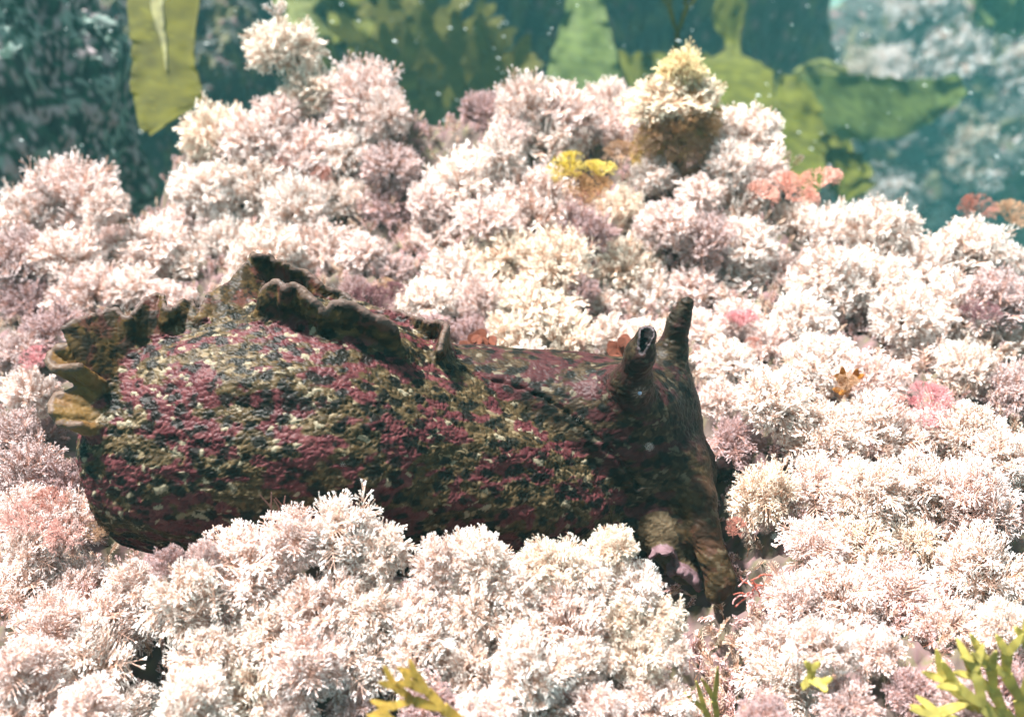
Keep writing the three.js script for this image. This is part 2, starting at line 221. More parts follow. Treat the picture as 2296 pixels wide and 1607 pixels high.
// ---------------------------------------------------------------- the sea hare
{
  const col = (px, py, z) => at(px, py, z);
  // outline stations [px, top, bottom] -> centre and half axes along x
  function tube(stations, zc, ratio, capL, capR) {
    const pts = stations.map(([x, t, b, dz = 0]) => { const c = col(x, (t + b) / 2, zc + dz), s = scaleAt(c), e = (b - t) / 2 * s; return [c.x, c.y, zc + dz, e / Math.sqrt(0.75 + 0.25 * ratio * ratio)]; });
    const N = 400, x0 = pts[0][0], x1 = pts[pts.length - 1][0], lut = [];
    for (let i = 0; i <= N; i++) {
      const x = lerp(x0, x1, i / N); let k = 0; while (k < pts.length - 2 && x > pts[k + 1][0]) k++;
      const a = pts[k], b = pts[k + 1], t = (x - a[0]) / (b[0] - a[0]), p = pts[Math.max(0, k - 1)], n = pts[Math.min(pts.length - 1, k + 2)];
      const her = (c) => { const m0 = (b[c] - p[c]) / (b[0] - p[0]) * (b[0] - a[0]), m1 = (n[c] - a[c]) / (n[0] - a[0]) * (b[0] - a[0]), t2 = t * t, t3 = t2 * t; return (2 * t3 - 3 * t2 + 1) * a[c] + (t3 - 2 * t2 + t) * m0 + (-2 * t3 + 3 * t2) * b[c] + (t3 - t2) * m1; };
      let r = her(3); const l = (x - x0) / capL, q = (x1 - x) / capR;
      if (l < 1) r *= Math.pow(1 - (1 - l) ** 2.4, 1 / 2.4); if (q < 1) r *= Math.pow(Math.max(0, 1 - (1 - q) ** 2.2), 1 / 2.2);
      lut.push([her(1), her(2), Math.max(r, 1e-5)]);
    }
    const f = (x, y, z) => {
      const u = (x - x0) / (x1 - x0) * N; if (u <= 0) return 1 + 30 * Math.hypot(x0 - x, y - lut[0][0], z - lut[0][1]); if (u >= N) return 1 + 30 * Math.hypot(x - x1, y - lut[N][0], z - lut[N][1]);
      const i = Math.floor(u), t = u - i, A = lut[i], B = lut[i + 1], b = lerp(A[2], B[2], t); return Math.hypot((y - lerp(A[0], B[0], t)) / b, (z - lerp(A[1], B[1], t)) / (b * ratio)) - 1;
    };
    const e = 0.0004;
    const away = (x, y, z) => { // distance to the rounded ends, where the slope of the outline is too steep for the estimate below
      const i = clamp(Math.round((x - x0) / (x1 - x0) * N), 0, N), r = Math.hypot(y - lut[i][0], (z - lut[i][1]) / ratio); let m = 1;
      for (let k = Math.max(0, i - 120); k <= Math.min(N, i + 120); k++) { const dx = x - lerp(x0, x1, k / N), dr = r - lut[k][2], d = dx * dx + (dr > 0 ? dr * dr : 0); if (d < m) m = d; }
      return Math.sqrt(m) - 0.0006;
    };
    return (x, y, z) => { const d = near(x, y, z); return d > 0 && (x < x0 + capL * 1.3 || x > x1 - capR * 1.3) ? Math.max(d, away(x, y, z)) : d; };
    function near(x, y, z) { const v = f(x, y, z), gx = (f(x + e, y, z) - v) / e, gy = (f(x, y + e, z) - v) / e, gz = (f(x, y, z + e) - v) / e; return v / Math.max(8, Math.hypot(gx, gy, gz)); }
  }
  const trunk = tube([[214, 800, 1085], [285, 755, 1190], [355, 728, 1218], [450, 702, 1238], [560, 684, 1250], [680, 676, 1250], [800, 690, 1250], [900, 726, 1250], [980, 768, 1250], [1060, 812, 1248], [1140, 852, 1246], [1240, 900, 1240], [1330, 958, 1234], [1400, 1030, 1226], [1450, 1090, 1200]], 0.006, 1.08, 0.018, 0.02);
  const head = tube([[880, 800, 1120], [980, 784, 1130], [1100, 780, 1150], [1240, 790, 1170], [1340, 796, 1185], [1420, 806, 1195], [1480, 826, 1195], [1530, 872, 1190], [1570, 940, 1165], [1606, 1010, 1120]], -0.011, 0.82, 0.02, 0.02);
  const cone = (a, b, ra, rb) => { const ba = [b.x - a.x, b.y - a.y, b.z - a.z], l2 = ba[0] ** 2 + ba[1] ** 2 + ba[2] ** 2; return (x, y, z) => { const px = x - a.x, py = y - a.y, pz = z - a.z, h = clamp((px * ba[0] + py * ba[1] + pz * ba[2]) / l2); return Math.hypot(px - ba[0] * h, py - ba[1] * h, pz - ba[2] * h) - lerp(ra, rb, h); }; };
  const chain = (pts, k) => { const fs = []; for (let i = 1; i < pts.length; i++) { const [ax, ay, az, ar] = pts[i - 1], [bx, by, bz, br] = pts[i], A = col(ax, ay, az), B = col(bx, by, bz); fs.push(cone(A, B, ar * scaleAt(A), br * scaleAt(B))); } return (x, y, z) => { let d = fs[0](x, y, z); for (let i = 1; i < fs.length; i++) d = smin(d, fs[i](x, y, z), k); return d; }; };
  const smin = (a, b, k) => { const h = Math.max(k - Math.abs(a - b), 0) / k; return Math.min(a, b) - h * h * k * 0.25; };
  const rhinoNear = chain([[1408, 915, 0.002, 50], [1420, 850, 0.013, 39], [1436, 795, 0.018, 30], [1450, 752, 0.019, 23]], 0.004);
  const rhinoFar = chain([[1490, 890, -0.022, 48], [1500, 830, -0.026, 34], [1512, 780, -0.028, 29], [1520, 730, -0.029, 24], [1528, 706, -0.03, 19], [1540, 680, -0.03, 15]], 0.003);
  const oralNear = chain([[1530, 1060, 0.010, 58], [1558, 1120, 0.022, 42], [1578, 1190, 0.033, 31], [1600, 1250, 0.042, 27], [1618, 1300, 0.048, 25], [1606, 1332, 0.051, 22]], 0.006);
  const oralFar = chain([[1560, 1070, -0.02, 40], [1615, 1050, -0.028, 20], [1652, 1048, -0.03, 15]], 0.006);
  const veil = chain([[1450, 1120, 0.014, 62], [1500, 1200, 0.026, 50], [1535, 1270, 0.034, 38]], 0.008);
  const slotA = col(1440, 786, 0.0222), slotB = col(1456, 728, 0.0202), slot = cone(slotA, slotB, 0.0009, 0.0031), slot2 = cone(col(1446, 750, 0.0225), col(1456, 724, 0.0215), 0.0018, 0.0032);
  const smax = (a, b, k) => -smin(-a, -b, k);
  const bodyField = (x, y, z) => {
    let d = smin(trunk(x, y, z), head(x, y, z), 0.0018);
    if (x > 0.0) {
      let r = smin(rhinoNear(x, y, z), rhinoFar(x, y, z), 0.002);
      d = smin(d, r, 0.02);
      d = smin(d, smin(oralNear(x, y, z), veil(x, y, z), 0.005), 0.012); d = smin(d, oralFar(x, y, z), 0.008);
      d = smax(d, -Math.min(slot(x, y, z), slot2(x, y, z)), 0.0012);
    }
    return d;
  };
  const skin = (px, py) => { let z = 0.09; while (z > -0.06) { const p = col(px, py, z); if (bodyField(p.x, p.y, p.z) < 0) break; z -= 0.0004; } return z; };
  // back flaps as fleshy sheets that grow out of the skin: rows [foot px, py, z, rim px, py, z]; with onSkin, z counts from the skin at the foot
  const HIT = { v: 0 };
  function sheet(rows, r0, r1, bulge, onSkin, wave, seed) {
    if (onSkin) rows = rows.map((l) => { const p = skin(l[0], l[1]); return [l[0], l[1], p - 0.003, l[3], l[4], p + l[5]]; });
    const curve = (o) => new THREE.CatmullRomCurve3(rows.map((l) => col(l[o], l[o + 1], l[o + 2])), false, 'centripetal'), A = curve(0), B = curve(3), n = Math.ceil(Math.max(A.getLength(), B.getLength()) / 0.0011), segs = [], lo = V3(9, 9, 9), hi = V3(-9, -9, -9);
    for (let i = 0; i <= n; i++) {
      const u = i / n, a = A.getPoint(u), b = B.getPoint(u), w = wave * noise(u * n * 0.11, 1, seed) + 0.4 * wave * noise(u * n * 0.3, 2, seed); b.z += w; b.y += 0.4 * wave * noise(u * n * 0.16, 5, seed);
      const m = a.clone().lerp(b, 0.55).add(V3(0, bulge * 0.5, bulge)), r = r1 * (1 + 0.25 * noise(u * n * 0.2, 7, seed));
      segs.push([a, m, r0, lerp(r0, r, 0.6), 0, 0.55], [m, b, lerp(r0, r, 0.6), r, 0.55, 1]); for (const p of [a, m, b]) { lo.min(p); hi.max(p); }
    }
    const S = segs.map(([a, b, ra, rb, va, vb]) => [a.x, a.y, a.z, b.x - a.x, b.y - a.y, b.z - a.z, 1 / Math.max(1e-12, a.distanceToSquared(b)), ra, rb - ra, va, vb - va]);
    lo.addScalar(-r0); hi.addScalar(r0);
    return (x, y, z) => {
      const bx = Math.max(lo.x - x, 0, x - hi.x), by = Math.max(lo.y - y, 0, y - hi.y), bz = Math.max(lo.z - z, 0, z - hi.z), bd = Math.hypot(bx, by, bz); if (bd > 0.012) return bd;
      let d = 9; for (const q of S) { const px = x - q[0], py = y - q[1], pz = z - q[2], h = clamp((px * q[3] + py * q[4] + pz * q[5]) * q[6]), e = Math.hypot(px - q[3] * h, py - q[4] * h, pz - q[5] * h) - q[7] - q[8] * h; if (e < d) { d = e; HIT.v = q[9] + q[10] * h; } }
      return d;
    };
  }
  const sheets = [
    sheet([[245, 890, 0, 142, 736, -0.011], [260, 868, 0, 174, 718, -0.011], [276, 823, 0, 213, 710, -0.009], [302, 808, 0, 250, 694, -0.011], [318, 782, 0, 290, 708, -0.003], [340, 774, 0, 322, 680, -0.010], [362, 767, 0, 356, 664, -0.013], [384, 758, 0, 382, 698, -0.002], [404, 752, 0, 406, 676, -0.011], [428, 744, 0, 430, 682, -0.013], [446, 738, 0, 446, 706, -0.004], [475, 727, 0, 468, 668, -0.013], [520, 710, 0, 516, 634, -0.019], [548, 698, 0, 548, 594, -0.025], [566, 690, 0, 568, 574, -0.029], [582, 684, 0, 580, 608, -0.019], [596, 684, 0, 592, 650, -0.009]], 0.0042, 0.0011, 0.0015, true, 0.0026, 17),
    sheet([[520, 700, -0.03, 520, 640, -0.04], [560, 700, -0.032, 556, 590, -0.036], [590, 690, -0.034, 578, 572, -0.032], [650, 690, -0.034, 645, 598, -0.034], [740, 705, -0.032, 745, 648, -0.034], [830, 735, -0.03, 845, 694, -0.028], [920, 770, -0.026, 930, 712, -0.018], [985, 795, -0.018, 1000, 728, -0.002], [990, 800, -0.006, 985, 782, 0.012]], 0.0035, 0.0012, 0.001, false, 0.0022, 3),
    sheet([[586, 722, 0, 588, 660, -0.004], [600, 722, 0, 602, 642, -0.002], [628, 720, 0, 626, 634, 0.000], [642, 720, 0, 642, 646, 0.004], [656, 722, 0, 656, 640, 0.002], [690, 728, 0, 690, 664, 0.003], [718, 738, 0, 718, 690, 0.005], [730, 742, 0, 730, 702, 0.003], [744, 746, 0, 748, 684, 0.002], [780, 756, 0, 782, 684, 0.003], [830, 774, 0, 832, 706, 0.003], [868, 790, 0, 870, 722, 0.003], [884, 798, 0, 884, 738, 0.002]], 0.0042, 0.0015, 0.001, true, 0.0011, 29),
    sheet([[248, 870, 0, 196, 782, -0.006], [243, 862, 0, 140, 776, -0.004], [243, 866, 0, 112, 798, -0.002], [243, 874, 0, 122, 820, 0.002], [245, 884, 0, 176, 826, 0.004]], 0.004, 0.0017, 0.001, true, 0.0012, 41),
    sheet([[240, 900, 0, 172, 846, -0.004], [238, 915, 0, 166, 880, -0.002], [238, 930, 0, 122, 892, -0.002], [238, 945, 0, 120, 922, 0.002], [238, 960, 0, 132, 948, 0.003], [240, 975, 0, 180, 955, 0.003]], 0.004, 0.0016, 0.001, true, 0.0016, 53),
  ];
  const lips = [ // lilac frills under the mouth
    sheet([[1474, 1226, 0, 1458, 1246, 0.003], [1488, 1222, 0, 1484, 1240, 0.007], [1502, 1228, 0, 1508, 1244, 0.006], [1508, 1244, 0, 1518, 1264, 0.003], [1504, 1256, 0, 1504, 1278, 0.002]], 0.002, 0.0012, 0.001, true, 0.0015, 61),
    sheet([[1512, 1264, 0, 1504, 1284, 0.003], [1526, 1262, 0, 1526, 1282, 0.006], [1542, 1272, 0, 1546, 1292, 0.004], [1552, 1284, 0, 1560, 1306, 0.004], [1560, 1296, 0, 1570, 1324, 0.002]], 0.002, 0.0011, 0.001, true, 0.0015, 67),
  ];
  const lipDist = (x, y, z) => Math.min(lips[0](x, y, z), lips[1](x, y, z));
  const flapDist = (x, y, z) => { let d = 9, v = 0; HIT.k = 0; sheets.forEach((f, k) => { const e = f(x, y, z); if (e < d) { d = e; v = HIT.v; HIT.k = k; } }); HIT.v = v; return d; };
  const field = (x, y, z) => { const d = bodyField(x, y, z); return x < -0.015 ? smin(d, flapDist(x, y, z), 0.005) : x > 0.045 && y < 0.04 ? smin(d, lipDist(x, y, z), 0.002) : d; };
  // surface nets over the blocks that the surface crosses
  const h = 0.00068, BL = 8, lo = V3(-0.225, -0.03, -0.075), nb = [Math.ceil(0.35 / (h * BL)), Math.ceil(0.205 / (h * BL)), Math.ceil(0.16 / (h * BL))];
  const cells = new Map(), KY = 1024, key = (i, j, k) => (i * KY + j) * KY + k, P = [], quads = [], C = new Float32Array(729), cv = new Float32Array(125);
  const edges = [];
  for (let bi = 0; bi < nb[0]; bi++) for (let bj = 0; bj < nb[1]; bj++) for (let bk = 0; bk < nb[2]; bk++) {
    const x0 = lo.x + bi * BL * h, y0 = lo.y + bj * BL * h, z0 = lo.z + bk * BL * h, half = BL * h / 2;
    if (Math.abs(field(x0 + half, y0 + half, z0 + half)) > half * 2.6) continue;
    let mn = 9, mx = -9;
    for (let i = 0; i < 5; i++) for (let j = 0; j < 5; j++) for (let k = 0; k < 5; k++) { const v = field(x0 + i * 2 * h, y0 + j * 2 * h, z0 + k * 2 * h); cv[(i * 5 + j) * 5 + k] = v; if (v < mn) mn = v; if (v > mx) mx = v; }
    if (mn > 0 || mx < 0) continue;
    for (let i = 0; i < 9; i++) for (let j = 0; j < 9; j++) for (let k = 0; k < 9; k++) {
      const a = i >> 1, b = j >> 1, c = k >> 1, A = i & 1, B = j & 1, D = k & 1; let s = 0;
      for (let u = 0; u <= A; u++) for (let v = 0; v <= B; v++) for (let w = 0; w <= D; w++) s += cv[((a + u) * 5 + b + v) * 5 + c + w];
      C[(i * 9 + j) * 9 + k] = s / ((1 + A) * (1 + B) * (1 + D));
    }
    for (let i = 0; i < 8; i++) for (let j = 0; j < 8; j++) for (let k = 0; k < 8; k++) {
      let n = 0, sx = 0, sy = 0, sz = 0; const o = (i * 9 + j) * 9 + k;
      const v = (a, b, c) => C[o + (a * 9 + b) * 9 + c];
      const cut = (a, b, c, d, e, f) => { const p = v(a, b, c), q = v(d, e, f); if ((p < 0) !== (q < 0)) { const t = p / (p - q); n++; sx += lerp(a, d, t); sy += lerp(b, e, t); sz += lerp(c, f, t); } };
      cut(0,0,0,1,0,0); cut(0,1,0,1,1,0); cut(0,0,1,1,0,1); cut(0,1,1,1,1,1); cut(0,0,0,0,1,0); cut(1,0,0,1,1,0); cut(0,0,1,0,1,1); cut(1,0,1,1,1,1); cut(0,0,0,0,0,1); cut(1,0,0,1,0,1); cut(0,1,0,0,1,1); cut(1,1,0,1,1,1);
      if (!n) continue;
      const I = bi * 8 + i, J = bj * 8 + j, K = bk * 8 + k;
      cells.set(key(I, J, K), P.length / 3); P.push(lo.x + (I + sx / n) * h, lo.y + (J + sy / n) * h, lo.z + (K + sz / n) * h);
      const s0 = v(0, 0, 0) < 0;
      if (s0 !== v(1, 0, 0) < 0) edges.push(I, J, K, 0, s0 ? 1 : 0); if (s0 !== v(0, 1, 0) < 0) edges.push(I, J, K, 1, s0 ? 1 : 0); if (s0 !== v(0, 0, 1) < 0) edges.push(I, J, K, 2, s0 ? 1 : 0);
    }
  }
  const idx = [];
  for (let e = 0; e < edges.length; e += 5) {
    const I = edges[e], J = edges[e + 1], K = edges[e + 2], ax = edges[e + 3];
    const q = (ax === 0 ? [[0, 0, 0], [0, -1, 0], [0, -1, -1], [0, 0, -1]] : ax === 1 ? [[0, 0, 0], [0, 0, -1], [-1, 0, -1], [-1, 0, 0]] : [[0, 0, 0], [-1, 0, 0], [-1, -1, 0], [0, -1, 0]]).map(([a, b, c]) => cells.get(key(I + a, J + b, K + c)));
    if (q.some((x) => x === undefined)) continue;
    if (edges[e + 4]) idx.push(q[0], q[1], q[2], q[0], q[2], q[3]); else idx.push(q[0], q[2], q[1], q[0], q[3], q[2]);
  }
  const g = new THREE.BufferGeometry(); g.setAttribute('position', new THREE.BufferAttribute(new Float32Array(P), 3)); g.setIndex(idx); g.computeVertexNormals();
  // skin: small pebbled cells with grooves between them, drawn out along the body, and colour patches
  const pos = g.attributes.position, nor = g.attributes.normal, colr = new Float32Array(pos.count * 3);
  const eye = col(1443, 920, 0.035);
  const SK = { h: 0, c: null };
  const grooveLine = new THREE.CatmullRomCurve3([[1010, 826], [1060, 838], [1130, 858], [1200, 884], [1260, 918], [1310, 958], [1360, 1005], [1400, 1048], [1430, 1090]].map(([a, b]) => col(a, b, skin(a, b)))).getSpacedPoints(110);
  const groove = (x, y, z) => { let d = 1, p = null; for (const g of grooveLine) { const e = (x - g.x) ** 2 + (y - g.y) ** 2 + (z - g.z) ** 2; if (e < d) { d = e; p = g; } } return [Math.sqrt(d), y < p.y]; };
  function skinAt(x, y, z) { // height of the pebbled skin and its colour
    const wx = x + 0.002 * noise(x * 150, y * 150, z * 150), wy = y + 0.002 * noise(x * 150 + 9, y * 150, z * 150);
    const jig = 0.002 * noise(x * 120, y * 120, z * 120), tent = x > 0.04 ? sstep(0.008, 0.0, Math.min(rhinoNear(x, y, z), rhinoFar(x, y, z), oralNear(x, y, z)) + jig) : 0, hd = sstep(0.0005, 0.003, trunk(x, y, z) + jig * 0.3) * (x > -0.04 ? 1 : 0), fd = x < -0.015 ? flapDist(x, y, z) : 9, fv = HIT.v, fk = HIT.k, fw = sstep(0.0015, 0.005, bodyField(x, y, z) + jig) * (fd < 0.004 ? 1 : 0);
    const amp = lerp(lerp(1, 0.5, hd), 0.4, Math.max(tent, fw));
    const fine = worley(wx * 350, wy * 560, z * 500), f1 = fine[0], gap = fine[1] - fine[0], cid = fine[2];
    const big = worley(wx * 105 + 3, wy * 190, z * 170), bgap = big[1] - big[0];
    const fold = noise(x * 22, y * 100 + x * 14, z * 80) * 0.55 + noise(x * 50, y * 240, z * 190) * 0.35, sag = noise(x * 16 + 2, y * 34, z * 30) * (1 - 0.8 * Math.max(tent, fw));
    SK.h = (0.00066 * sstep(0, 0.3, gap) * (1 - 0.45 * f1) + 0.0002 * sstep(0, 0.2, bgap) + 0.0008 * fold) * amp + 0.0016 * sag;
    if (x > -0.05 && x < 0.08 && z > 0) { const [gd, under] = groove(x, y, z), wob = gd + 0.0008 * noise(x * 180, y * 180, z * 180); SK.h -= 0.0019 * Math.exp(-((wob / 0.0011) ** 2)); if (under) SK.h += 0.0016 * sstep(0, 0.0012, wob) * Math.exp(-wob / 0.005); }
    SK.h += tent * 0.00024 * Math.sin(y * 1900 + x * 700 + 5 * noise(x * 70, y * 70, z * 70)) * (0.5 + noise(x * 120, y * 60, z * 120)); // rings round horns and tentacles
    const n1 = fbm(x * 38, y * 84, z * 78, 3), n2 = fbm(x * 125 + 7, y * 200, z * 190, 2), n3 = fbm(x * 210, y * 260, z * 260, 2);
    const spots = worley(x * 140 + 5, y * 195, z * 185), dark = sstep(0.54, 0.36, spots[0] + 0.35 * n3) * (spots[2] > 0.22 ? 1 : 0);
    const n0 = noise(x * 15 + 4, y * 24, z * 22);
    let c = lerp3([0.018, 0.0125, 0.006], [0.075, 0.05, 0.022], cid * 0.7 + 0.5 * (n3 + 0.3));
    const fleck = sstep(-0.22, 0.1, n2 - 0.12 * n0) * (cid > 0.42 ? 1 : 0.15); c = lerp3(c, cid > 0.8 ? [0.19, 0.142, 0.082] : [0.095, 0.063, 0.03], fleck);
    const pink = sstep(0.0, 0.1, n1 + 0.25 * n2 + 0.03 * hd + 0.13 * n0 + 0.015); c = lerp3(c, lerp3([0.06, 0.012, 0.017], [0.13, 0.037, 0.041], cid), pink * 0.92); if (cid > 0.955) c = [0.26, 0.22, 0.15];
    c = lerp3(c, [0.018, 0.010, 0.009], 0.5 * hd * (1 - tent)); c = lerp3(c, y < 0.06 ? [0.05, 0.03, 0.013] : [0.02, 0.013, 0.009], 0.8 * tent);
    if (fw > 0) { const a = fbm(x * 90, y * 120, z * 110); let f = lerp3([0.026, 0.016, 0.007], [0.125, 0.074, 0.027], clamp(0.4 + a * 1.3 + (cid - 0.5) * 0.3)); f = lerp3(f, [0.1, 0.033, 0.028], 0.7 * sstep(0.1, 0.25, fbm(x * 60 + 4, y * 60, z * 60))); f = lerp3(f, [0.014, 0.011, 0.007], 0.85 * sstep(0.15, 0.3, fbm(x * 130 + 9, y * 130, z * 130))); if (fk > 2) f = lerp3(f, [0.23, 0.13, 0.04], 0.6); if (fv > 0.985) f = lerp3(f, [0.13, 0.088, 0.075], 0.75); c = lerp3(c, f, fw); }  // amber painted in for light glowing through the thin flaps and tail folds
    c = lerp3(c, [0.006, 0.0065, 0.005], dark * (1 - tent * 0.5) * (1 - 0.7 * fw) * 0.94);
    c = lerp3(c, [0.008, 0.0085, 0.008], 0.65 * hd * (1 - tent) * sstep(0.055, 0.08, x + jig));  // front of the head darkened in the colour, painting in its shade
    const crack = sstep(0.035, 0.01, bgap) * 0.6 * Math.max(hd, tent, fw); // fine dark veins on the smooth skin of head, horns and flaps c = lerp3(c, [0.005, 0.0035, 0.003], crack);
    if (x > 0.04 && veil(x, y, z) < 0.0015 && y < 0.028 && tent < 0.5) c = lerp3([0.13, 0.095, 0.055], [0.06, 0.04, 0.022], cid);
    const ed = Math.hypot(x - eye.x, y - eye.y); if (ed < 0.0042 && z > 0) { const ray = Math.sin(Math.atan2(y - eye.y, x - eye.x) * 9) > 0.4; c = lerp3(ray ? [0.22, 0.17, 0.14] : [0.07, 0.045, 0.036], c, sstep(0.0018, 0.0042, ed)); }
    if (x > 0.04 && y > 0.09) { const sd = Math.min(slot(x, y, z), slot2(x, y, z)); if (sd < 0.0011) c = sd < 0.0002 ? [0.012, 0.009, 0.009] : [0.13, 0.1, 0.105]; }
    if (x > 0.045 && y < 0.04 && lipDist(x, y, z) < 0.0008 && bodyField(x, y, z) > 0.0006) c = lerp3([0.2, 0.125, 0.14], [0.13, 0.075, 0.08], cid);
    SK.c = c; return SK;
  }
  for (let i = 0; i < pos.count; i++) {
    const x = pos.getX(i), y = pos.getY(i), z = pos.getZ(i), { h: hgt, c } = skinAt(x, y, z);
    pos.setXYZ(i, x + nor.getX(i) * hgt, y + nor.getY(i) * hgt, z + nor.getZ(i) * hgt); colr.set(c, i * 3);
  }
  g.setAttribute('color', new THREE.BufferAttribute(colr, 3)); g.computeVertexNormals();
  console.log('sea hare vertices', pos.count, 'triangles', idx.length / 3);
  const hare = thing('sea_hare', 'large mottled brown and maroon sea hare crawling over the pale coralline algae', 'sea hare');
  part('body', g, std([0.72, 0.72, 0.72], 0.5, { vertexColors: true, specularIntensity: 0.2 }), hare);
  { // eye: small pale bead on the skin
    let zz = 0.09; while (zz > 0 && field(eye.x, eye.y, zz) > 0) zz -= 0.0002;
    const e = part('eye', new THREE.SphereGeometry(0.0009, 16, 12), std([0.3, 0.36, 0.5], 0.2), hare); e.position.set(eye.x, eye.y, zz + 0.0006);
  }
}

// ---------------------------------------------------------------- put the tufts on the bed
const up = V3(0, 1, 0);
stands.forEach((s, n) => {
  const cr = s.near ? sprays[n % 6] : crowns[n % CROWNS], mat = TONES[s.tone].mats[n % 2];
  const g = thing('coralline_tuft', s.label, 'algae', 'coralline tufts on the reef bed');
  g.position.copy(s.base); g.scale.set(s.R * (0.92 + rt() * 0.2), s.R * (0.9 + rt() * 0.45), s.R * (0.92 + rt() * 0.2));
  g.quaternion.setFromUnitVectors(up, V3((rt() - 0.5) * 0.5, 1, 0.12 + (rt() - 0.5) * 0.4).normalize()).multiply(new THREE.Quaternion().setFromAxisAngle(up, (rt() - 0.5) * (s.near ? 1.6 : 6.28)));
  if (s.near) {
    cr.list.slice(0, OUTER).forEach((x) => { const f = part('frond', fronds[x.f], mat, g); f.applyMatrix4(x.m); });
    part('inner_fronds', cr.inner, mat, g).userData.kind = 'stuff';
  } else part('crown', cr, mat, g);
});

{ // short dull turf that covers the bed between the tufts
  const r = rngOf(321), n = 9000, M = new THREE.Matrix4(), mats = [coral([0.78, 0.6, 0.62]), coral([0.72, 0.6, 0.5])];
  mats.forEach((mat, k) => {
    const m = new THREE.InstancedMesh(fronds[k * 3], mat, n / 2); m.name = numbered('coralline_turf'); m.userData.kind = 'stuff';
    for (let i = 0; i < n / 2; i++) { const low = i % 20 === 0, q = low ? at(1560 + 220 * r(), 1300 + 330 * r(), 0.06 + 0.08 * r()) : null, x = low ? q.x : -0.42 + 0.84 * r(), z = low ? q.z : -0.42 + 0.62 * r(), s = (low ? 0.006 : 0.006) + 0.008 * r(); M.compose(V3(x, bedHeight(x, z), z), new THREE.Quaternion().setFromUnitVectors(up, V3(r() - 0.5, 0.7, r() - 0.5).normalize()).multiply(new THREE.Quaternion().setFromAxisAngle(up, r() * 6.28)), V3(s, s, s)); m.setMatrixAt(i, M); }
    m.castShadow = m.receiveShadow = true; tag(m, k ? 'short brown coralline turf in the gaps between tufts' : 'short mauve coralline turf in the gaps between tufts', 'algae'); scene.add(m);
  });
}

// ---------------------------------------------------------------- rocks, kelp and reef beyond
function rockGeo(seed, colors, bump = 0.22, detail = 40) {
  const g = new THREE.IcosahedronGeometry(1, detail), p = g.attributes.position, c = new Float32Array(p.count * 3), v = V3(0, 0, 0);
  for (let i = 0; i < p.count; i++) {
    v.fromBufferAttribute(p, i); const k = 1 + bump * fbm(v.x * 1.5 + seed, v.y * 1.5, v.z * 1.5, 4) + 0.05 * fbm(v.x * 9, v.y * 9 + seed, v.z * 9, 3);
    c.set(colors(v, seed), i * 3); p.setXYZ(i, v.x * k, v.y * k, v.z * k);
  }
  g.setAttribute('color', new THREE.BufferAttribute(c, 3)); g.computeVertexNormals(); return g;
}
const rockMat = std([1, 1, 1], 0.9, { vertexColors: true });
function rock(name, px, py, z0, sx, sy, sz, seed, colors, label) {
  const z = name === 'reef_outcrop' ? z0 * 2.9 : z0 < -0.9 ? z0 * 1.7 : z0, k = scaleAt(at(px, py, z)) / scaleAt(at(px, py, z0)); sx *= k; sy *= k; sz *= k;
  const m = solo(name, rockGeo(seed, colors), rockMat, label, 'rock'); m.position.copy(at(px, py, z)); m.scale.set(sx, sy, sz); m.rotation.y = seed; return m;
}
const crusted = (v, s) => { // dark green weed film with irregular pale crusts, large and small
  const a = fbm(v.x * 7 + s, v.y * 7, v.z * 7, 3), b = fbm(v.x * 8 + 3, v.y * 10 + s, v.z * 8, 4), d = fbm(v.x * 22, v.y * 24 + s, v.z * 22, 3), t = noise(v.x * 3, v.y * 3 + s, v.z * 3);
  const c = lerp3([0.012, 0.02, 0.019], [0.022, 0.06, 0.042], sstep(-0.1, 0.2, a)), k = Math.max(sstep(0.14, 0.22, b) * 0.8, sstep(0.2, 0.28, d + 0.3 * b)); return lerp3(c, t > 0 ? [0.34, 0.27, 0.28] : [0.22, 0.28, 0.25], k);
};
const weedy = (v, s) => { const a = fbm(v.x * 5 + s, v.y * 5, v.z * 5, 4), b = noise(v.x * 14 + s, v.y * 14, v.z * 14); return lerp3(lerp3([0.018, 0.022, 0.02], [0.06, 0.055, 0.018], sstep(0, 0.3, a)), [0.13, 0.07, 0.07], sstep(0.6, 0.75, b)); };
rock('boulder', 20, 260, -0.78, 0.15, 0.22, 0.14, 2.1, crusted, 'dark boulder with pale crust spots at the upper corner beside the kelp');
rock('reef_rock', 420, 330, -1.0, 0.14, 0.24, 0.16, 4.7, weedy, 'dark weedy rock low behind the hanging kelp blade');
rock('reef_rock', 640, 60, -1.5, 0.36, 0.3, 0.25, 6.3, weedy, 'olive weedy rock face between the hanging kelp and the tall mound');
rock('reef_rock', 1050, 150, -1.55, 0.34, 0.42, 0.25, 8.9, weedy, 'dark rock face behind the olive forked weed');
rock('reef_rock', 1500, 120, -1.75, 0.42, 0.5, 0.28, 10.2, weedy, 'dark blue rock wall behind the broad kelp blades');
rock('reef_rock', 850, -60, -2.3, 0.7, 0.5, 0.3, 12.8, weedy, 'hazy rock wall at the very back above the mound');
const outcrop = rock('reef_outcrop', 2110, 330, -1.55, 0.36, 0.34, 0.3, 14.4, weedy, 'hazy reef outcrop covered with grey tufts beyond the ridge');
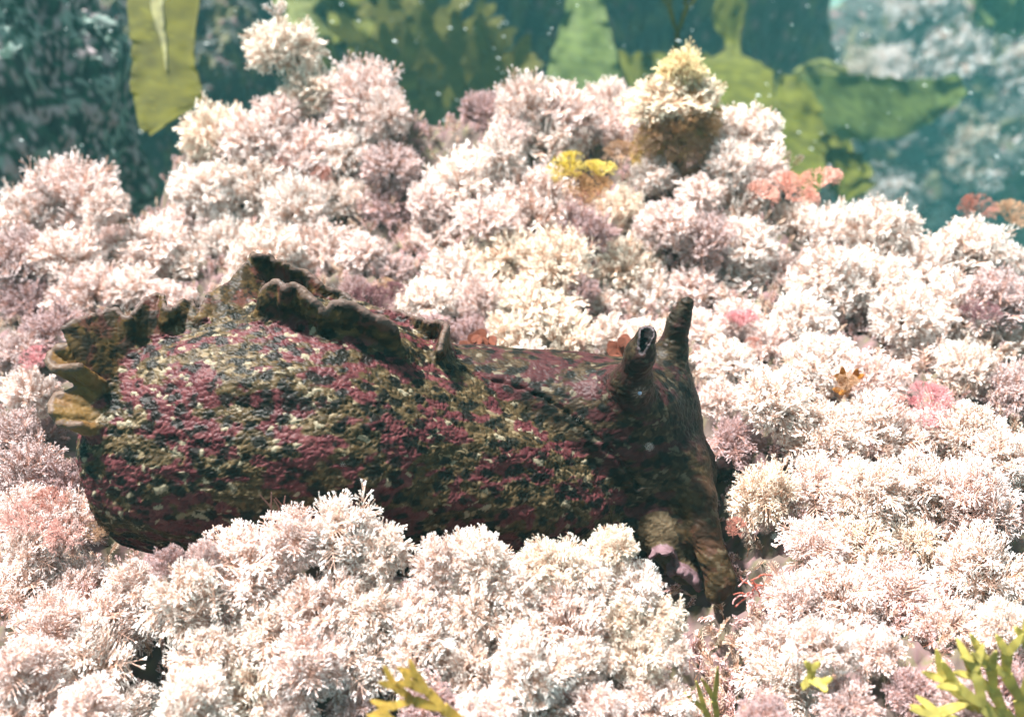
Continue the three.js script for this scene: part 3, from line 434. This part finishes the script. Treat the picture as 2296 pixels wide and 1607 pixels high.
{
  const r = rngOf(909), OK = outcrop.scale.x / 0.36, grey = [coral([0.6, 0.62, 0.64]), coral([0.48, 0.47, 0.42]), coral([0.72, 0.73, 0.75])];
  for (let i = 0; i < 62; i++) { // tufts over the face of the outcrop
    const az = (r() - 0.5) * 2.6, el = -0.35 + r() * 1.5, d = V3(Math.sin(az) * Math.cos(el), Math.sin(el), Math.cos(az) * Math.cos(el));
    const ld = d.clone().applyAxisAngle(up, -14.4), kk = 1 + 0.22 * fbm(ld.x * 1.5 + 14.4, ld.y * 1.5, ld.z * 1.5, 4);
    const m = thing('distant_tuft', 'grey coralline tuft on the hazy distant outcrop', 'algae', 'tufts on the distant outcrop');
    part('crown', crowns[i % CROWNS], grey[i % 3], m);
    m.position.copy(outcrop.position).add(V3(d.x * 0.36, d.y * 0.34, d.z * 0.3).multiplyScalar(kk * 0.95 * OK)); const s = (0.035 + r() * 0.035) * OK; m.scale.setScalar(s); m.quaternion.setFromUnitVectors(up, d.clone().lerp(up, 0.4).normalize());
  }
}
// broad blades: [left px, py, right px, py, z] down the blade
function bladeGeo(list, thick, ruffle, seed, ragged = 0.05) {
  const NU = list.length * 12, NV = 14, gb = new GB(), key3 = (o) => new THREE.CatmullRomCurve3(list.map((l) => at(l[o], l[o + 1], (l[4] < -0.8 ? 1.7 : 1) * l[4] + (Math.max(-120, l[o + 1]) - 200) * 0.0006)), false, 'centripetal'), A = key3(0), B = key3(2), grid = []; // blades lean back at the top
  const W = A.getPoint(0.5).distanceTo(B.getPoint(0.5));
  for (let i = 0; i <= NU; i++) for (let j = 0; j <= NV; j++) {
    const u = i / NU, v = j / NV, a = A.getPoint(u), b = B.getPoint(u), e = Math.abs(v - 0.5) * 2, w = 1 + ragged * noise(u * list.length * 1.6, v > 0.5 ? 1 : 5, seed) * 2 + 0.3 * ragged * noise(u * list.length * 5, v > 0.5 ? 3 : 8, seed), p = a.clone().lerp(b, 0.5 + (v - 0.5) * w);
    p.z += ruffle * W * (1.6 * e * e * noise(u * list.length * 1.3, v * 2.2, seed) + 1.1 * noise(u * 3.5, v * 1.4, seed + 4));  grid.push(p);
  }
  const id = (i, j) => i * (NV + 1) + j, M = grid.length;
  for (const s of [1, -1]) grid.forEach((p, n) => { const f = fbm(p.x * 30, p.y * 30, p.z * 30, 3), sp = noise(p.x * 160, p.y * 160, p.z * 160); let c = lerp3([0.62, 0.6, 0.55], [1.25, 1.2, 1], clamp(0.5 + f * 1.2)); if (sp > 0.8) c = [1.5, 1.5, 2]; gb.v(p.x, p.y, p.z + s * thick / 2, 0, 0, 0, c); });
  for (let i = 0; i < NU; i++) for (let j = 0; j < NV; j++) { const a = id(i, j), b = id(i + 1, j), c = id(i + 1, j + 1), d = id(i, j + 1); gb.i.push(a, b, c, a, c, d, M + a, M + c, M + b, M + a, M + d, M + c); }
  for (let i = 0; i < NU; i++) for (const j of [0, NV]) { const a = id(i, j), b = id(i + 1, j); gb.i.push(a, M + a, b, b, M + a, M + b); }
  for (let j = 0; j < NV; j++) for (const i of [0, NU]) { const a = id(i, j), b = id(i, j + 1); gb.i.push(a, b, M + a, b, M + b, M + a); }
  return gb.geo(false);
}
const kelpMat = (c) => std(c, 0.7, { vertexColors: true, transmission: 0.4, thickness: 0, specularIntensity: 0.12 });
const kelp = { yellow: kelpMat([0.075, 0.075, 0.004]), olive: kelpMat([0.09, 0.1, 0.013]), green: kelpMat([0.09, 0.125, 0.04]), pale: kelpMat([0.15, 0.17, 0.06]) };
{
  const k = thing('kelp_blade', 'broad yellow-green kelp blade hanging beside the boulder with a pale midrib', 'kelp');
  part('blade', bladeGeo([[262, -320, 440, -320, -0.6], [278, -160, 450, -160, -0.6], [285, -60, 452, -60, -0.6], [290, 40, 440, 40, -0.6], [298, 100, 436, 100, -0.6], [296, 160, 440, 160, -0.6], [292, 200, 452, 205, -0.6], [304, 245, 446, 232, -0.6], [322, 290, 400, 262, -0.6], [338, 304, 352, 292, -0.6]], 0.003, 0.05, 3, 0.012), kelp.yellow, k);
  part('midrib', bladeGeo([[335, -300, 362, -300, -0.595], [338, -60, 366, -60, -0.595], [345, 40, 366, 40, -0.595], [364, 100, 374, 104, -0.595], [371, 150, 375, 158, -0.595]], 0.006, 0.02, 6, 0.1), kelpMat([0.2, 0.2, 0.1]), k);
}
const blade = (label, mat, list, ruffle = 0.2, seed = 1, ragged = 0.05) => solo('kelp_blade', bladeGeo(list, 0.003, ruffle, seed, ragged), kelp[mat], label, 'kelp');
blade('tapering grey-green kelp blade standing above the middle of the slope', 'green', [[1275, -320, 1340, -320, -1.15], [1275, -80, 1345, -80, -1.15], [1268, 20, 1358, 20, -1.14], [1250, 80, 1372, 80, -1.12], [1228, 150, 1388, 150, -1.1], [1215, 260, 1400, 260, -1.08]], 0.12, 21, 0.02);
blade('wavy olive kelp blade widening behind the orange-brown stalk', 'olive', [[1610, -280, 1680, -280, -1.1], [1606, -90, 1690, -90, -1.1], [1604, 0, 1674, 0, -1.1], [1600, 50, 1666, 45, -1.1], [1628, 100, 1658, 95, -1.1], [1610, 125, 1664, 120, -1.08], [1520, 150, 1715, 145, -1.05], [1500, 215, 1740, 200, -1.02], [1500, 300, 1742, 265, -1.0], [1540, 420, 1720, 420, -0.98]], 0.12, 33, 0.05);
blade('low olive kelp blade lying behind the crest of the slope', 'olive', [[1360, 120, 1350, 330, -1.12], [1430, 118, 1420, 330, -1.12], [1520, 122, 1510, 330, -1.12], [1600, 132, 1590, 330, -1.12]], 0.1, 35, 0.04);
blade('broad blue-green kelp blade lying across toward the distant outcrop', 'green', [[1752, 190, 1770, 330, -1.02], [1800, 172, 1850, 318, -1.06], [1900, 168, 1950, 315, -1.1], [2000, 172, 2050, 295, -1.14], [2080, 178, 2110, 262, -1.18], [2150, 162, 2165, 205, -1.22]], 0.06, 44, 0.03);
blade('yellow-olive kelp blade falling behind the pink weed', 'olive', [[1745, 170, 1790, 165, -1.0], [1738, 230, 1840, 235, -0.98], [1735, 300, 1850, 312, -0.96], [1730, 380, 1850, 380, -0.94], [1720, 470, 1830, 470, -0.92]], 0.12, 51, 0.03);
blade('ragged olive kelp blade slanting down beyond the pink weed', 'olive', [[1790, 330, 1850, 300, -0.99], [1830, 370, 1900, 315, -0.99], [1860, 420, 1945, 370, -0.99], [1880, 450, 1958, 405, -0.99], [1930, 440, 1962, 412, -0.99]], 0.14, 57, 0.08);
blade('small pale green kelp tip behind the blue-green blade', 'pale', [[1745, 205, 1760, 225, -1.25], [1780, 160, 1810, 200, -1.25], [1830, 132, 1880, 190, -1.25], [1900, 150, 1910, 190, -1.25]], 0.1, 61, 0.03);
blade('olive kelp blade hanging between two dark rocks above the mound', 'olive', [[735, -200, 860, -200, -1.0], [725, -60, 862, -60, -1.0], [735, 40, 868, 20, -1.0], [770, 110, 872, 95, -1.0], [820, 160, 872, 150, -1.0]], 0.25, 67, 0.1);
blade('pale olive kelp blade above the top of the tall mound', 'pale', [[500, -160, 640, -200, -1.1], [560, -40, 690, -80, -1.1], [640, 40, 750, 0, -1.1], [720, 130, 790, 80, -1.1]], 0.25, 71, 0.1);
blade('faint green kelp blade in the hazy upper corner', 'green', [[2330, -60, 2360, 60, -1.9], [2260, -40, 2280, 90, -1.9], [2180, -30, 2190, 50, -1.9]], 0.2, 75, 0.08);

// forked flat weed
function forkGeo(seed, root, dir, len, width, levels, facing, thick = 0.0008, spreadA = 0.5) {
  const r = rngOf(seed), gb = new GB();
  const strip = (pts, ws, nrm) => {
    const s = gb.p.length / 3;
    pts.forEach((p, i) => { const d = pts[Math.min(i + 1, pts.length - 1)].clone().sub(pts[Math.max(i - 1, 0)]).normalize(), sd = d.clone().cross(nrm).normalize(), tone = (0.72 + 0.5 * r()) * (1 + 0.25 * noise(p.x * 60, p.y * 60, p.z * 60)); for (const [a, b] of [[-1, 1], [0, 1.2], [1, 1], [1, -1], [0, -1.2], [-1, -1]]) { const q = p.clone().addScaledVector(sd, a * ws[i]).addScaledVector(nrm, b * thick); gb.v(q.x, q.y, q.z, 0, 0, 0, [tone, tone, tone]); } });
    for (let i = 0; i < pts.length - 1; i++) for (let k = 0; k < 6; k++) { const a = s + i * 6 + k, b = s + i * 6 + (k + 1) % 6; gb.i.push(a, b, a + 6, b, b + 6, a + 6); }
    for (const o of [s, s + (pts.length - 1) * 6]) for (let k = 1; k < 5; k++) gb.i.push(o, o + k, o + k + 1);
  };
  const grow = (p, d, l, w, lev) => {
    const pts = [p.clone()], ws = [w * 0.75], n = 6, q = p.clone(), dd = d.clone(), sw = V3(r() - 0.5, r() - 0.5, r() - 0.5).multiplyScalar(0.35);
    for (let i = 1; i <= n; i++) { dd.addScaledVector(sw, 1 / n).normalize(); q.addScaledVector(dd, l / n); pts.push(q.clone()); ws.push(w * (lev === 0 ? Math.sqrt(Math.max(0.05, 1 - (i / n) ** 3)) : 0.75 + 0.45 * (i / n))); }
    const nn = facing.clone().add(V3(r() - 0.5, r() - 0.5, r() - 0.5).multiplyScalar(0.3)).addScaledVector(dd, -facing.dot(dd)).normalize();
    strip(pts, ws, nn);
    if (lev > 0) for (const s of [-1, 1]) { const a = s * (spreadA * 0.7 + r() * spreadA * 0.6); grow(q, dd.clone().applyAxisAngle(nn, a), l * (0.65 + r() * 0.35), w * 0.88, lev - 1); }
  };
  grow(root, dir.clone().normalize(), len, width, levels); return toCreasedNormals(gb.geo(false), 0.8);
}
const weedMat = (c) => std(c, 0.5, { vertexColors: true, transmission: 0.5, thickness: 0, specularIntensity: 0.3 });
const W = { gold: weedMat([0.56, 0.38, 0.08]), lime: weedMat([0.56, 0.48, 0.13]), olive: weedMat([0.14, 0.13, 0.022]), amber: weedMat([0.4, 0.17, 0.03]), brownred: weedMat([0.26, 0.085, 0.05]) };
const dirOf = (a, b) => b.clone().sub(a).normalize();
function weed(name, label, mat, seed, from, to, width, levels, len, n = 1, spreadA = 0.5) {
  for (const e of [from, to]) if (e[2] < -0.9) e[2] *= 1.7;
  const a = at(...from), b = at(...to), f = camera.position.clone().sub(a).normalize().add(V3(0, 0.4, 0)).normalize(), gs = [], s = scaleAt(a);
  for (let i = 0; i < n; i++) { const d = dirOf(a, b); d.applyAxisAngle(f, (i - (n - 1) / 2) * 0.6 + (n > 1 ? 0.15 * (i % 2) : 0)); gs.push(forkGeo(seed + i * 3, a.clone().add(V3(0, 0, i * 0.002)), d, len * s, width * s, levels, f, 0.0003 + width * s * 0.03, spreadA)); }
  return solo(name, mergeGeometries(gs), mat, label, 'seaweed');
}
weed('forked_seaweed', 'yellow-brown forked seaweed sprawling at the corner past the mouth tentacle', W.lime, 11, [2300, 1650, 0.15], [2120, 1480, 0.15], 13, 3, 108, 4, 0.42);
weed('forked_seaweed', 'golden forked seaweed branch pointing toward the tail beside the dark gap', W.gold, 14, [1050, 1628, 0.165], [880, 1565, 0.17], 11, 3, 78, 2, 0.35);
weed('forked_seaweed', 'small lime green forked seaweed among the tufts below the mouth tentacle', W.lime, 23, [1800, 1540, 0.15], [1850, 1490, 0.155], 10, 2, 48);
weed('forked_seaweed', 'thin olive seaweed strands in the gap below the mouth tentacle', W.lime, 29, [1610, 1640, 0.13], [1580, 1500, 0.13], 6, 1, 95, 2, 0.2);
weed('forked_seaweed', 'olive forked weed bush behind the valley of the reef', W.olive, 31, [960, 400, -0.95], [990, 180, -0.94], 24, 4, 105, 3);
weed('forked_seaweed', 'second olive weed bush higher up against the dark rock', W.olive, 37, [900, 260, -0.98], [1030, 90, -0.98], 20, 4, 85, 2);
weed('forked_seaweed', 'yellow-olive weed sprig at the top edge above the valley', W.olive, 41, [860, -40, -1.2], [960, 30, -1.2], 17, 3, 60, 2);
weed('forked_seaweed', 'low olive weed between the mound and the dark rock', W.olive, 43, [930, 420, -1.0], [900, 300, -1.0], 20, 3, 70, 2);
weed('seaweed_stalk', 'thin brown seaweed stalk with small bladders at the top edge', W.olive, 47, [1515, 140, -0.7], [1520, 20, -0.7], 5, 3, 62, 1, 0.35);
weed('brown_seaweed', 'flat red-brown seaweed beside the neck end of the back flap', W.brownred, 61, [1070, 790, -0.085], [1055, 720, -0.085], 15, 2, 24, 4, 0.9);
weed('brown_seaweed', 'flat red-brown seaweed behind the near horn', W.brownred, 67, [1400, 800, -0.085], [1392, 740, -0.085], 15, 2, 24, 3, 0.9);
weed('brown_seaweed', 'tan seaweed leaf among the tufts ahead of the horns', W.amber, 71, [1900, 880, -0.06], [1885, 800, -0.05], 9, 2, 30, 2);
// soft red weeds
function fluffGeo(seed, n, depth) {
  const r = rngOf(seed), gb = new GB();
  const grow = (p, d, l, w, lev) => { const e = add(p, d, l), t = 0.8 + 0.4 * r(); gb.seg(p, e, w, w * 0.8, [t, t, t], 3, lev ? 0 : w); if (lev) for (let k = 0; k < (r() < 0.35 ? 3 : 2); k++) grow(e, unit([d[0] + (r() - 0.5) * 1.3, d[1] + (r() - 0.45) * 1.2, d[2] + (r() - 0.5) * 1.3]), l * 0.78, w * 0.8, lev - 1); };
  for (let i = 0; i < n; i++) { const a = r() * 6.283, q = 0.5 + r() * 0.9; grow([Math.cos(a) * 0.1, 0, Math.sin(a) * 0.1], unit([Math.cos(a) * q, 1, Math.sin(a) * q]), 0.26, 0.016, depth); }
  return gb.geo();
}
const fluffs = [fluffGeo(3, 16, 5), fluffGeo(8, 20, 5)];
const fl = (c) => std(c, 0.7, { vertexColors: true, transmission: 0.35, thickness: 0 });
const F = { salmon: fl([0.8, 0.42, 0.32]), rose: fl([0.72, 0.3, 0.32]), maroon: fl([0.19, 0.045, 0.055]), tan: fl([0.55, 0.33, 0.18]), amber: fl([0.58, 0.32, 0.11]), umber: fl([0.46, 0.27, 0.14]), gold: fl([0.65, 0.46, 0.12]), brick: fl([0.5, 0.18, 0.12]), yellow: fl([0.72, 0.56, 0.03]), blush: fl([0.75, 0.43, 0.37]) };
// stalk with a yellow top
{
  const base = at(1515, 330, -0.3), topP = at(1520, 200, -0.3), s = scaleAt(base), t = thing('encrusted_stalk', 'orange-brown encrusted stalk with a yellow-white crown on the crest', 'seaweed');
  const gb = new GB(), r = rngOf(5), ax = dirOf(base, topP);
  for (let i = 0; i < 420; i++) { const u = r(), a = r() * 6.283, R = (30 - 4 * u) * s, p = base.clone().lerp(topP, u).add(V3(Math.cos(a) * R * 0.7, 0, Math.sin(a) * R * 0.7)), d = V3(Math.cos(a), (r() - 0.6), Math.sin(a)).normalize(), q = p.clone().addScaledVector(d, (10 + r() * 14) * s); gb.seg(p.toArray(), q.toArray(), 3.2 * s, 1.6 * s, r() < 0.5 ? [0.33, 0.13, 0.05] : r() < 0.6 ? [0.2, 0.085, 0.05] : [0.42, 0.28, 0.06], 4, 2 * s); }
  gb.seg(base.clone().addScaledVector(ax, -0.02).toArray(), topP.toArray(), 20 * s, 17 * s, [0.2, 0.09, 0.05], 10, 6 * s);
  for (let i = 0; i < 16; i++) { const a = i * 0.62 - 2.2, f = part('weed', fluffs[i % 2], [F.tan, F.amber, F.umber, F.gold][(i * 7) % 4], t); f.position.copy(base).add(V3(Math.sin(a) * 26 * s, (i % 4) * 36 * s - 40 * s, Math.cos(a) * 26 * s)); f.scale.setScalar((48 + (i * 37) % 40) * s); f.rotation.set(1.0 * Math.cos(a), 0, -1.0 * Math.sin(a)); }
  part('stalk', gb.geo(), std([1, 1, 1], 0.8, { vertexColors: true }), t);
  const c1 = part('crown', crowns[2], coral([1, 0.95, 0.8]), t); c1.position.copy(at(1515, 232, -0.3)); c1.scale.set(100 * s, 66 * s, 78 * s); c1.rotation.z = 0.2;
  const c2 = part('crown', crowns[4], coral([1, 0.93, 0.6]), t); c2.position.copy(at(1525, 172, -0.3)); c2.scale.set(46 * s, 60 * s, 40 * s); c2.rotation.set(0.1, 0, -0.25);
}
// tall tufts standing clear at the top of the mound
{
  const t = thing('coralline_tuft', 'cream coralline tuft standing highest on the tall mound', 'algae'), p = at(640, 128, -0.37), s = scaleAt(p);
  const st = new GB(); const b = at(668, 200, -0.36); st.seg(b.toArray(), p.toArray(), 12 * s, 9 * s, [0.5, 0.36, 0.24], 8); part('stalk', st.geo(), std([1, 1, 1], 0.85, { vertexColors: true }), t);
  const c = part('crown', crowns[1], TONES.c.mats[0], t); c.position.copy(p); c.scale.setScalar(78 * s);
  const u = thing('coralline_tuft', 'little white coralline sprig at the top edge above the highest tuft', 'algae'), q = at(622, 44, -0.37); fronds.slice(0, 6).forEach((f, i) => { const m = part('frond', f, TONES.w.mats[0], u); m.position.copy(q); m.scale.setScalar(42 * s); m.rotation.set(0.2 * (i % 3 - 1), i * 1.1, 0.32 * ((i % 4) - 1.5)); });
  const u2 = new GB(); u2.seg(at(628, 80, -0.37).toArray(), q.toArray(), 3 * s, 2.5 * s, STEM, 5); part('stalk', u2.geo(), std([1, 1, 1], 0.85, { vertexColors: true }), u);
}
[[1275, 372, -0.225, 62, 'yellow', 'bright yellow weed clump on the slope, fuller half', -0.3], [1345, 380, -0.22, 52, 'yellow', 'bright yellow weed sprig joined to the yellow clump', 0.5], [1290, 412, -0.215, 52, 'amber', 'orange weed under the bright yellow clump', -0.3], [1340, 420, -0.212, 50, 'amber', 'orange weed under the yellow sprig', 0.3], [1320, 440, -0.212, 46, 'brick', 'rust red weed lowest under the yellow clump', 0],
  [1775, 425, -0.22, 76, 'salmon', 'salmon pink feathery weed standing on the ridge before the kelp', 0.5], [1845, 400, -0.22, 58, 'salmon', 'salmon pink feathery weed leaning toward the distant outcrop', 0.9], [1710, 428, -0.22, 46, 'salmon', 'small peach weed at the foot of the salmon pink weed', -0.4],
  [2195, 462, -0.26, 52, 'brick', 'brick red weed tuft at the far end of the ridge', 0.2], [2270, 480, -0.28, 58, 'tan', 'tan weed tuft at the edge of the ridge beside the brick red weed', 0.2],
  [78, 800, -0.07, 46, 'rose', 'rose pink weed ball behind the tail folds', 0], [1665, 715, -0.13, 50, 'rose', 'rose pink weed behind the far horn', 0.5], [1690, 770, -0.1, 26, 'brick', 'small brick red weed beside the far horn', 0],
  [2085, 900, -0.04, 72, 'rose', 'rose pink feathery weed among white tufts ahead of the head', 0.2], [2010, 910, -0.04, 50, 'blush', 'blush weed beside the rose pink feathery weed', -0.5],
  [830, 680, -0.12, 74, 'maroon', 'dark maroon weed in the hollow behind the back flap', 0], [870, 655, -0.125, 50, 'maroon', 'maroon weed beside the darker maroon weed behind the flap', 0.3],
  [60, 1165, 0.055, 68, 'blush', 'blush pink weed spread beside the tail near the edge', -0.3], [150, 1190, 0.06, 58, 'blush', 'blush pink weed touching the tail', 0.3], [110, 1120, 0.045, 48, 'brick', 'brick red weed under the tail folds', 0], [215, 1190, 0.055, 36, 'tan', 'tan weed at the lower tail corner', 0],
  [1305, 585, -0.2, 40, 'maroon', 'maroon weed in the crack between the cream tufts', 0], [640, 360, -0.29, 36, 'brick', 'brick red weed in a fold of the mound', 0], [720, 390, -0.28, 34, 'brick', 'brick red weed deeper in the mound beside white tufts', 0.2], [860, 640, -0.15, 34, 'tan', 'tan weed sprig above the maroon weed', 0],
  [1650, 1180, 0.04, 34, 'brick', 'dull red weed beside the mouth tentacle', 0], [1390, 340, -0.28, 50, 'tan', 'tan weed below the yellow-white crowned stalk', 0], [1900, 855, -0.05, 34, 'tan', 'tan weed sprig between the white tufts ahead of the horns', 0], [2200, 700, -0.12, 56, 'maroon', 'dull maroon weed on the ridge near the edge', 0],
].forEach(([px, py, z, r, m, label, lean], i) => {
  const p = at(px, py, z), s = scaleAt(p), o = solo('feathery_weed', fluffs[i % 2], F[m], label, 'seaweed'); o.position.copy(p).add(V3(0, -0.3 * r * s, 0)); o.scale.set(r * s, r * s * 0.85, r * s); o.rotation.set(0.2, i * 1.3, -lean);
});
{ // red thread weed at the mouth
  const t = thing('thread_weed', 'tangle of orange-red threads at the tip of the mouth tentacle', 'seaweed'), r = rngOf(91), mats = [fl([0.62, 0.1, 0.04]), fl([0.72, 0.42, 0.4])];
  for (let i = 0; i < 12; i++) { const pts = []; let x = 1655 + r() * 45, y = 1300 + r() * 40, a = r() * 6.28; for (let k = 0; k < 6; k++) { pts.push(at(x, y, 0.085 + r() * 0.01)); a += (r() - 0.5) * 1.6; x += Math.cos(a) * 10; y += Math.sin(a) * 8; } part('thread', new THREE.TubeGeometry(new THREE.CatmullRomCurve3(pts), 18, 0.00022 + r() * 0.00012, 5), mats[i % 2], t); }
}
{ // bare twig before the flank
  const gb = new GB(), c = [0.16, 0.07, 0.055], p = (x, y) => at(x + 5 * Math.sin(y * 0.09), y + 12, 0.078 - 0.0001 * (x - 600)).toArray(), w = 0.0003;
  for (const [a, b, d, e] of [[612, 1160, 604, 1125], [604, 1125, 588, 1098], [604, 1125, 612, 1092], [612, 1160, 622, 1128], [622, 1128, 618, 1108], [640, 1160, 632, 1125], [632, 1125, 622, 1104], [632, 1125, 644, 1100]]) gb.seg(p(a, b), p(d, e), w, w * 0.8, c, 5, w);
  solo('twig', gb.geo(), std([1, 1, 1], 0.7, { vertexColors: true }), 'tiny bare red-brown twig standing before the dark flank', 'seaweed');
}
{ // drifting specks in the water
  const n = 270, g = new THREE.IcosahedronGeometry(1, 1), m = new THREE.InstancedMesh(g, std([0.75, 0.8, 0.78], 0.6), n), r = rngOf(404), M = new THREE.Matrix4();
  for (let i = 0; i < n; i++) {
    const far = i < 230, p = far ? at(r() * 2296, r() * 420, -0.55 - r() * 0.5) : at(r() * 2296, r() * 1300, 0.11 + r() * 0.1), s = (far ? 0.0007 : 0.00013) * (0.5 + r() * r() * 1.3);
    if (!far && p.y < 0.13) p.y = 0.13 + r() * 0.1;
    M.compose(p, new THREE.Quaternion().setFromAxisAngle(V3(0, 0, 1), -0.6 + r() * 0.5), V3(s * (1 + r() * 2.2), s, s)); m.setMatrixAt(i, M);
  }
  m.name = 'marine_snow'; m.userData.kind = 'stuff'; m.castShadow = m.receiveShadow = true; tag(m, 'pale specks drifting in the water', 'specks'); scene.add(m);
}
renderer.render(scene, camera);
